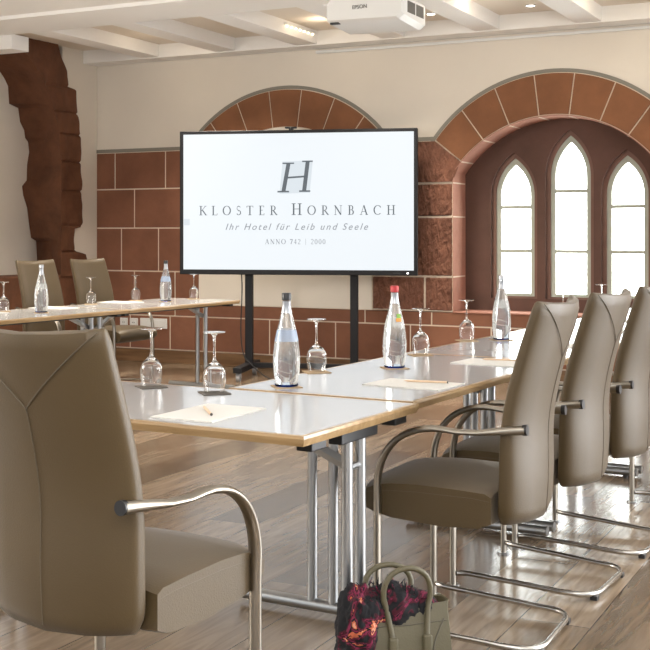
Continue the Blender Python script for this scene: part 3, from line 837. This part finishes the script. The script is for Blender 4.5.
# near chair: faces 40 deg right of the camera axis, camera axis is 26.5 deg left of +y
def cam_head(deg): return math.radians(26.5-deg)
nx, ny = cam2w(-.492, 2.871)
c0 = make_chair('taupe leather chair in the left foreground seen from behind, facing the crosswise table', (nx, ny, 0), cam_head(31), GR)
RIGHT = PI/2-TA    # facing -v
for (u, v, dr, lb) in ((3.575, -1.505, math.radians(4), 'taupe chair behind the handbag, nearest of the row along the right tables'),
                   (4.205, -1.51, 0, 'second taupe chair of the right row, between the handbag chair and the next'),
                   (4.82, -1.505, 0, 'third taupe chair of the right row, its back top touching the right photo edge'),
                   (5.86, -1.31, 0, 'taupe chair at the right edge, only its arm, seat side and leg in the photo')):
    dup(c0, tw(u, v), RIGHT+dr, lb, GR)
LEFT = -PI/2-TA
dup(c0, tw(7.76, -6.43), LEFT, 'taupe chair behind the left table nearer to the stone wall corner and the display', GR)
dup(c0, tw(7.13, -6.43), LEFT, 'taupe chair behind the left table before the ruined stone pillar', GR)

# ------------------------------------------------------------------ things on the tables
ZT0 = TH+.0004
def coaster(u, v, mat, rot, label, z=ZT0, s=.046):
    bm = bmesh.new(); box(bm, -s, s, -s, s, 0, .0035, .0008)
    o = mesh('coaster', bm, mat); p = tw(u, v, z); o.location = p; o.rotation_euler = (0, 0, rot)
    tag(o, label, 'coaster', 'coasters on the tables'); return o
CZ = ZT0+.0037
wg0 = None
def wine_glass(u, v, z, label):
    global wg0
    if wg0 is None:
        t = thing('wine_glass', label, 'glass', tw(u, v, z), 0, 'upturned wine glasses')
        # standing upside down on its rim: bowl shell
        out = [(.0315, 0), (.0345, .015), (.0375, .035), (.0385, .05), (.037, .064), (.032, .078), (.023, .090), (.012, .099), (.0055, .106)]
        inn = [(r-.0011, z) for r, z in out[:-3]]+[(.021, .0875), (.008, .0945), (0, .0955)]
        bm = bmesh.new(); lathe(bm, out+[(.0042, .118), (.0036, .14), (.0040, .17), (.0055, .186), (.012, .1935), (.024, .196), (.0365, .1975), (.0372, .199), (.0365, .2003), (.010, .2006), (0, .2006)], 40)
        # inner surface
        rings = []
        lathe(bm, [(0, .0955)]+inn[::-1][1:]+[(.0315, 0)], 40)
        bmesh.ops.remove_doubles(bm, verts=bm.verts, dist=1e-5)
        mesh('bowl_and_stem', bm, 'glass', t, True, 60)
        wg0 = t; return t
    return dup(wg0, tw(u, v, z), 0, label)
def bottle(u, v, z, label, cap, lab, ts, spot=False):
    t = thing('water_bottle', label, 'bottle', tw(u, v, z), 0.3, 'water bottles')
    body = [(0, .002), (.034, .002), (.0385, .006), (.0405, .016), (.0455, .05), (.047, .08), (.0465, .11), (.043, .145), (.036, .18), (.028, .212), (.0215, .24), (.0165, .262), (.0145, .275), (.0142, .298)]
    bm = bmesh.new(); lathe(bm, body+[(0, .298)], 40); mesh('body', bm, 'bottle', t, True, 60)
    bm = bmesh.new(); lathe(bm, [(.033, 0), (.0390, .0012), (.0405, .005), (.0407, .008), (.0400, .008), (.0390, .005), (.034, .002)], 40, close=True); mesh('base_ring', bm, 'bottle_base', t, True, 60)
    def rad(zz):
        for (r0, z0), (r1, z1) in zip(body[:-1], body[1:]):
            if z0 <= zz <= z1 and z1 > z0: return r0+(r1-r0)*(zz-z0)/(z1-z0)
        return .0142
    def sleeve(z0, z1, off, a0=0, a1=2*PI, n=40, m=8):
        bm = bmesh.new(); g = []
        for j in range(m+1):
            zz = z0+(z1-z0)*j/m; r = rad(zz)+off
            g.append([bm.verts.new((r*math.cos(a0+(a1-a0)*k/n), r*math.sin(a0+(a1-a0)*k/n), zz)) for k in range(n+1)])
        for a, b in zip(g[:-1], g[1:]):
            for k in range(n): bm.faces.new((a[k], a[k+1], b[k+1], b[k]))
        return bm
    mesh('label', sleeve(.155, .195, .0006), lab, t, True)
    mesh('neck_label', sleeve(.252, .292, .0006), 'foil', t, True)
    if spot:
        mesh('green_logo', sleeve(.195, .212, .0010, -1.2, -.55, 10, 3), 'green', t, True)
        mesh('orange_logo', sleeve(.182, .195, .0010, -1.3, -.6, 10, 3), 'orange', t, True)
    bm = bmesh.new(); lathe(bm, [(.0142, .296), (.0162, .297), (.0165, .319), (.0150, .321), (0, .321)], 24); mesh('cap', bm, cap, t, True, 50)
    return t
cd, ct = 'coaster_dark', 'coaster_tan'
items = [ # u, v, coaster material, rotation, coaster label, glass label
 (3.262, -2.541, cd, .9, 'dark square coaster under the leftmost upturned glass of the near table', 'upturned wine glass on the near table, close to the foreground chair back'),
 (3.24, -2.262, cd, .8, 'dark square coaster under the upturned glass beside the blank sheet of the near table', 'upturned wine glass on the near table, left of the black-capped bottle'),
 (3.93, -2.270, ct, .75, 'tan coaster under the glass right of the black-capped bottle', 'upturned wine glass right of the black-capped bottle'),
 (4.71, -2.197, ct, .7, 'tan coaster under the glass right of the red-capped bottle', 'upturned wine glass right of the red-capped bottle'),
 (5.46, -2.295, ct, .7, 'tan coaster under the glass left of the clear-topped bottle', 'upturned wine glass left of the bottle in front of the window arch'),
 (6.836, -2.255, ct, .7, 'coaster hidden behind the nearest chair back of the right row', 'faint upturned wine glass showing above the nearest chair back of the right row'),
 (7.60, -2.25, ct, .7, 'coaster at the far end of the right row', 'upturned wine glass showing above the second chair back, before the middle lancet'),
 (5.97, -5.916, ct, .7, 'coaster under the glass at the left photo edge', 'upturned wine glass at the left photo edge'),
 (6.94, -5.979, ct, .7, 'coaster under the glass before the right one of the two far chairs', 'upturned wine glass in front of the farther of the two left chairs'),
 (7.50, -6.0, ct, .7, 'coaster under the glass left of the bottle near the display', 'upturned wine glass on the left row, just left of the bottle by the stone courses'),
 (7.93, -5.74, ct, .7, 'coaster under the glass at the far end of the left row', 'upturned wine glass at the far end of the left row, below the display corner'),
]
for u, v, m, r, cl, gl in items:
    coaster(u, v, m, r, cl); wine_glass(u, v, CZ, gl)
bt = [(3.50, -2.141, ct, 'tan coaster under the black-capped bottle', 'clear water bottle with black cap and pale blue label, on the second table', 'black_cap', 'label', False),
      (4.20, -2.071, ct, 'tan coaster under the red-capped bottle', 'clear water bottle with a red cap', 'red', 'label_pale', True),
      (5.59, -2.163, ct, 'tan coaster under the bottle in front of the window arch', 'clear silver-topped water bottle standing before the left lancet window', 'foil', 'label_pale', False),
      (6.02, -5.62, ct, 'coaster under the left bottle of the left row', 'water bottle on the left row in front of the chair by the ruined pillar', 'foil', 'label_pale', False),
      (7.50, -5.70, ct, 'coaster under the bottle in front of the stone courses', 'water bottle with dark top on the left row, before the red stone courses', 'black_cap', 'label', False)]
for u, v, m, cl, bl, cap, lab, sp in bt:
    coaster(u, v, m, .75, cl); bottle(u, v, CZ, bl, cap, lab, 0, sp)

def pad(u, v, rot, label, w=.21, l=.297, th=.004):
    bm = bmesh.new(); box(bm, -w/2, w/2, -l/2, l/2, 0, th, .0004)
    o = mesh('note_pad', bm, 'paper'); o.location = tw(u, v, ZT0); o.rotation_euler = (0, 0, rot)
    return tag(o, label, 'notepad', 'paper pads on the tables')
def pencil(u, v, rot, z, label, mat='pencil', l=.155):
    t = thing('pencil', label, 'pencil', tw(u, v, z), rot, 'pencils')
    bm = bmesh.new(); tube(bm, [(0, -l/2, .0042), (0, l/2-.015, .0042)], .0040, 6); mesh('shaft', bm, mat, t)
    bm = bmesh.new(); tube(bm, [(0, l/2-.015, .0042), (0, l/2, .0042)], [.0038, .0006], 8); mesh('sharpened_tip', bm, 'pencil', t)
    bm = bmesh.new(); tube(bm, [(0, -l/2-.004, .0042), (0, -l/2, .0042)], .0042, 8); mesh('end', bm, 'graphite', t)
U = -TA
pad(2.87, -2.02, U+.03, 'white sheet pad on the near table with a short pale pencil on it')
pencil(2.872, -2.03, U+.75, ZT0+.0042, 'short pale pencil with dark end lying on the near sheet', 'pencil', .165)
pad(3.77, -1.785, U+PI/2-.04, 'white sheet pad by the table edge, in front of the red-capped bottle')
pencil(3.815, -1.76, U+PI/2+.2, ZT0+.0042, 'natural wood pencil lying on the pad in front of the red-capped bottle')
pad(4.57, -1.80, U+PI/2-.05, 'white sheet pad in front of the glass beside the first right-row chair back')
pencil(4.64, -1.80, U+PI/2+.2, ZT0+.0042, 'natural wood pencil on the third pad, beside the first right-row chair back')
pad(5.45, -1.80, U+PI/2, 'white pad seen in the gap between the first two chair backs of the right row')
pad(6.4, -1.80, U+PI/2, 'white pad seen farther along in the gap between the right-row chair backs')
pad(7.2, -1.85, U+PI/2, 'white pad near the far end of the right row')
pad(5.80, -5.95, U+PI/2, 'white pad on the left row beside the glass at the photo edge')
pad(6.45, -5.90, U+PI/2, 'white pad right of the left bottle on the left row')
pad(7.25, -5.95, U+PI/2, 'white pad between the glasses on the far part of the left row')

# ------------------------------------------------------------------ handbag and scarf
bx, by = cam2w(.212, 3.29)
BR = math.radians(26.5+17); BS = .95
bag = thing('handbag', 'taupe leather handbag with two tall round handles on the floor by the chair leg', 'handbag', (bx, by, 0), BR)
bm = bmesh.new()
def bring(z, w, d, zc=0): return [bm.verts.new((x, y, z+zc*abs(x)/w)) for x, y in ((-w, -d*.55), (-w*.92, -d), (0, -d*1.03), (w*.92, -d), (w, -d*.55), (w, d*.55), (w*.92, d), (0, d*1.03), (-w*.92, d), (-w, d*.55))]
for _k in (1,): pass
R = [bring(.004, .135, .075), bring(.02, .142, .082), bring(.10, .140, .078), bring(.19, .137, .062), bring(.235, .136, .045), bring(.258, .140, .036, .006), bring(.256, .134, .028, .006), bring(.19, .122, .03)]
for a, b in zip(R[:-1], R[1:]):
    for k in range(10): bm.faces.new((a[k], a[(k+1) % 10], b[(k+1) % 10], b[k]))
bm.faces.new(R[0][::-1]); bm.faces.new(R[-1])
mesh('bag_body', bm, 'bag', bag, True, 45)
for sg, off, hh, lean in ((-1, 0, .385, 0), (1, -.02, .36, .03)):
    yb = sg*.045
    pts = [(-.052+off, sg*.070, .165), (-.055+off, sg*.062, .20), (-.064+off, yb+lean*.2, .26)]
    pts += [tuple(p) for p in bez((-.072+off, yb+lean*.4, .29), (-.085+off, yb+lean, hh+.015), (.085+off, yb+lean, hh+.015), (.072+off, yb+lean*.4, .29), 14)]
    pts += [(.064+off, yb+lean*.2, .26), (.055+off, sg*.062, .20), (.052+off, sg*.070, .165)]
    bm = bmesh.new(); tube(bm, pts, .0085, 12); mesh('handle', bm, 'bag', bag, True, 60)
    for xx in (-.052, .052):
        bm = bmesh.new(); box(bm, xx+off-.014, xx+off+.014, sg*.072-.008, sg*.072+.008, .10, .185, .006); mesh('handle_tab', bm, 'bag', bag, True, 40)
bm = bmesh.new()
bd = lambda z: lerp_tab([(.02, .083), (.10, .079), (.19, .063), (.235, .046), (.26, .036)], z)
tube(bm, [(.112-.040*math.sin(a), -bd(z)*1.0-.0005, z) for a, z in [(PI*i/14, .05+.17*i/14) for i in range(15)]], .0022, 6)
tube(bm, [(-.12, -bd(.215)*.99, .215), (.0, -bd(.212)*1.03, .212), (.12, -bd(.215)*.99, .215)], .0018, 6)
tube(bm, [(-.135, -.0805, .05), (.0, -.084, .05), (.135, -.0805, .05)], .002, 6)
mesh('front_seam', bm, 'bagseam', bag)
# scarf stuffed into the bag and falling over its left side
bm = bmesh.new()
def lump(cx, cy, cz, rx, ry, rz, seed, sub=5):
    r = bmesh.ops.create_icosphere(bm, subdivisions=sub, radius=1)
    for v in r['verts']:
        n = v.co.normalized()
        q = Vector((n.x*2.3+seed, n.y*2.3, n.z*1.5))
        k = 1+.20*noise.noise(q)+.10*(1-2*abs(noise.noise(q*2.7)))+.05*noise.noise(q*7)
        v.co = Vector((cx+n.x*rx*k, cy+n.y*ry*k, cz+n.z*rz*k))
lump(-.035, .0, .255, .098, .055, .072, 1)
lump(-.135, -.005, .21, .062, .075, .115, 5)
lump(-.150, -.01, .10, .055, .07, .10, 9)
lump(.06, -.0, .252, .045, .045, .045, 14, 4)
for v in bm.verts: v.co.z = max(v.co.z, .003)
rr2 = random.Random(5)
for k in range(150):       # fringe
    a = rr2.uniform(0, PI); lx = -.05+.115*math.cos(a); lz = .255+.075*math.sin(a)+rr2.uniform(-.01, .0)
    y = rr2.uniform(-.05, .04); d = Vector((math.cos(a)+rr2.uniform(-.6, .6), rr2.uniform(-.6, .6), math.sin(a)+rr2.uniform(-.5, .5))).normalized()*rr2.uniform(.010, .022)
    p = Vector((lx, y, lz)); tube(bm, [p, p+d], [.0025, .0008], 4)
sc = mesh('scarf', bm, 'scarf', None, True)
bag.scale = (BS, BS, BS); sc.scale = (BS, BS, BS*.97); sc.location = (bx, by, 0); sc.rotation_euler = (0, 0, BR)
tag(sc, 'dark maroon, black and orange patterned scarf spilling out of the handbag', 'scarf')

# ------------------------------------------------------------------ light
w = bpy.data.worlds.new('World'); bpy.context.scene.world = w; w.use_nodes = True
nt = w.node_tree; bg = nt.nodes['Background']
tc = nt.nodes.new('ShaderNodeTexCoord'); sp = nt.nodes.new('ShaderNodeSeparateXYZ'); nt.links.new(tc.outputs['Generated'], sp.inputs[0])
rp = nt.nodes.new('ShaderNodeValToRGB'); e = rp.color_ramp.elements
e[0].position = .45; e[0].color = (.075, .075, .075, 1); e[1].position = .85; e[1].color = (1, 1, 1, 1)
mr = nt.nodes.new('ShaderNodeMapRange'); mr.inputs[1].default_value = -1; mr.inputs[2].default_value = 1
nt.links.new(sp.outputs['Y'], mr.inputs[0]); nt.links.new(mr.outputs[0], rp.inputs['Fac'])
mm = nt.nodes.new('ShaderNodeMath'); mm.operation = 'MULTIPLY'; mm.inputs[1].default_value = 8.5
nt.links.new(rp.outputs['Color'], mm.inputs[0]); nt.links.new(mm.outputs[0], bg.inputs['Strength'])
bg.inputs['Color'].default_value = (.97, .985, 1, 1)
def area(name, loc, target, sx, sy, power, col):
    l = bpy.data.lights.new(name, 'AREA'); l.shape = 'RECTANGLE'; l.size = sx; l.size_y = sy; l.energy = power; l.color = col
    o = bpy.data.objects.new(name, l); C.objects.link(o); o.location = loc
    o.rotation_euler = (Vector(target)-Vector(loc)).to_track_quat('-Z', 'Y').to_euler(); return o
area('window_daylight', (-7.0, 1.6, 2.2), (-1.5, 3.5, .6), 2.2, 1.4, 110, (1, .95, .88))  # added soft fill from the left for the near chair, no window there
area('room_uplight', (-.5, -.9, 1.8), (-.5, -.88, 4), 2.0, 1.2, 150, (1, .97, .93))  # added fill behind the camera that brightens the ceiling, not a fitting
area('side_uplight', (1.4, 6.2, 1.9), (1.4, 6.21, 4), 2.4, 3.2, 70, (1, .97, .93))  # second added ceiling fill, out of view to the right, stands for no lamp
for nme, (x, y) in (('coffer_light', (-6.2, 9.1)), ('coffer_light', (-4.6, 9.1)), ('coffer_light', (-3.0, 8.7)), ('coffer_light', (-1.9, 8.8))):
    l = bpy.data.lights.new(nme, 'POINT'); l.energy = .8; l.color = (1, .82, .6); l.shadow_soft_size = .05
    o = bpy.data.objects.new(nme, l); C.objects.link(o); o.location = (x, y, 3.02)

for x, y in ((-6.2, 7.0), (-4.6, 6.8), (-5.6, 8.9), (-3.9, 8.8)):  # added fills without fittings, brighten floor and walls at the back left
    l = bpy.data.lights.new('ceiling_downlight', 'AREA'); l.shape = 'DISK'; l.size = .5; l.energy = 17; l.spread = 1.9; l.color = (1, .9, .76)
    o = bpy.data.objects.new('ceiling_downlight', l); C.objects.link(o); o.location = (x, y, 2.98)
# ------------------------------------------------------------------ camera
cd_ = bpy.data.cameras.new('camera'); cam = bpy.data.objects.new('camera', cd_); C.objects.link(cam)
cam.location = (0, 0, 1.265); cam.rotation_euler = (PI/2, 0, math.radians(26.5))
cd_.sensor_width = 36; cd_.lens = 1188/650*36; cd_.shift_y = -(325-235)/650; cd_.clip_start = .05
bpy.context.scene.camera = cam
sc_ = bpy.context.scene
sc_.view_settings.view_transform = 'Standard'; sc_.view_settings.look = 'None'; sc_.view_settings.gamma = 1
sc_.view_settings.exposure = 0.84; sc_.view_settings.use_curve_mapping = False
sc_.cycles.max_bounces = 12; sc_.cycles.transmission_bounces = 10; sc_.cycles.caustics_refractive = True
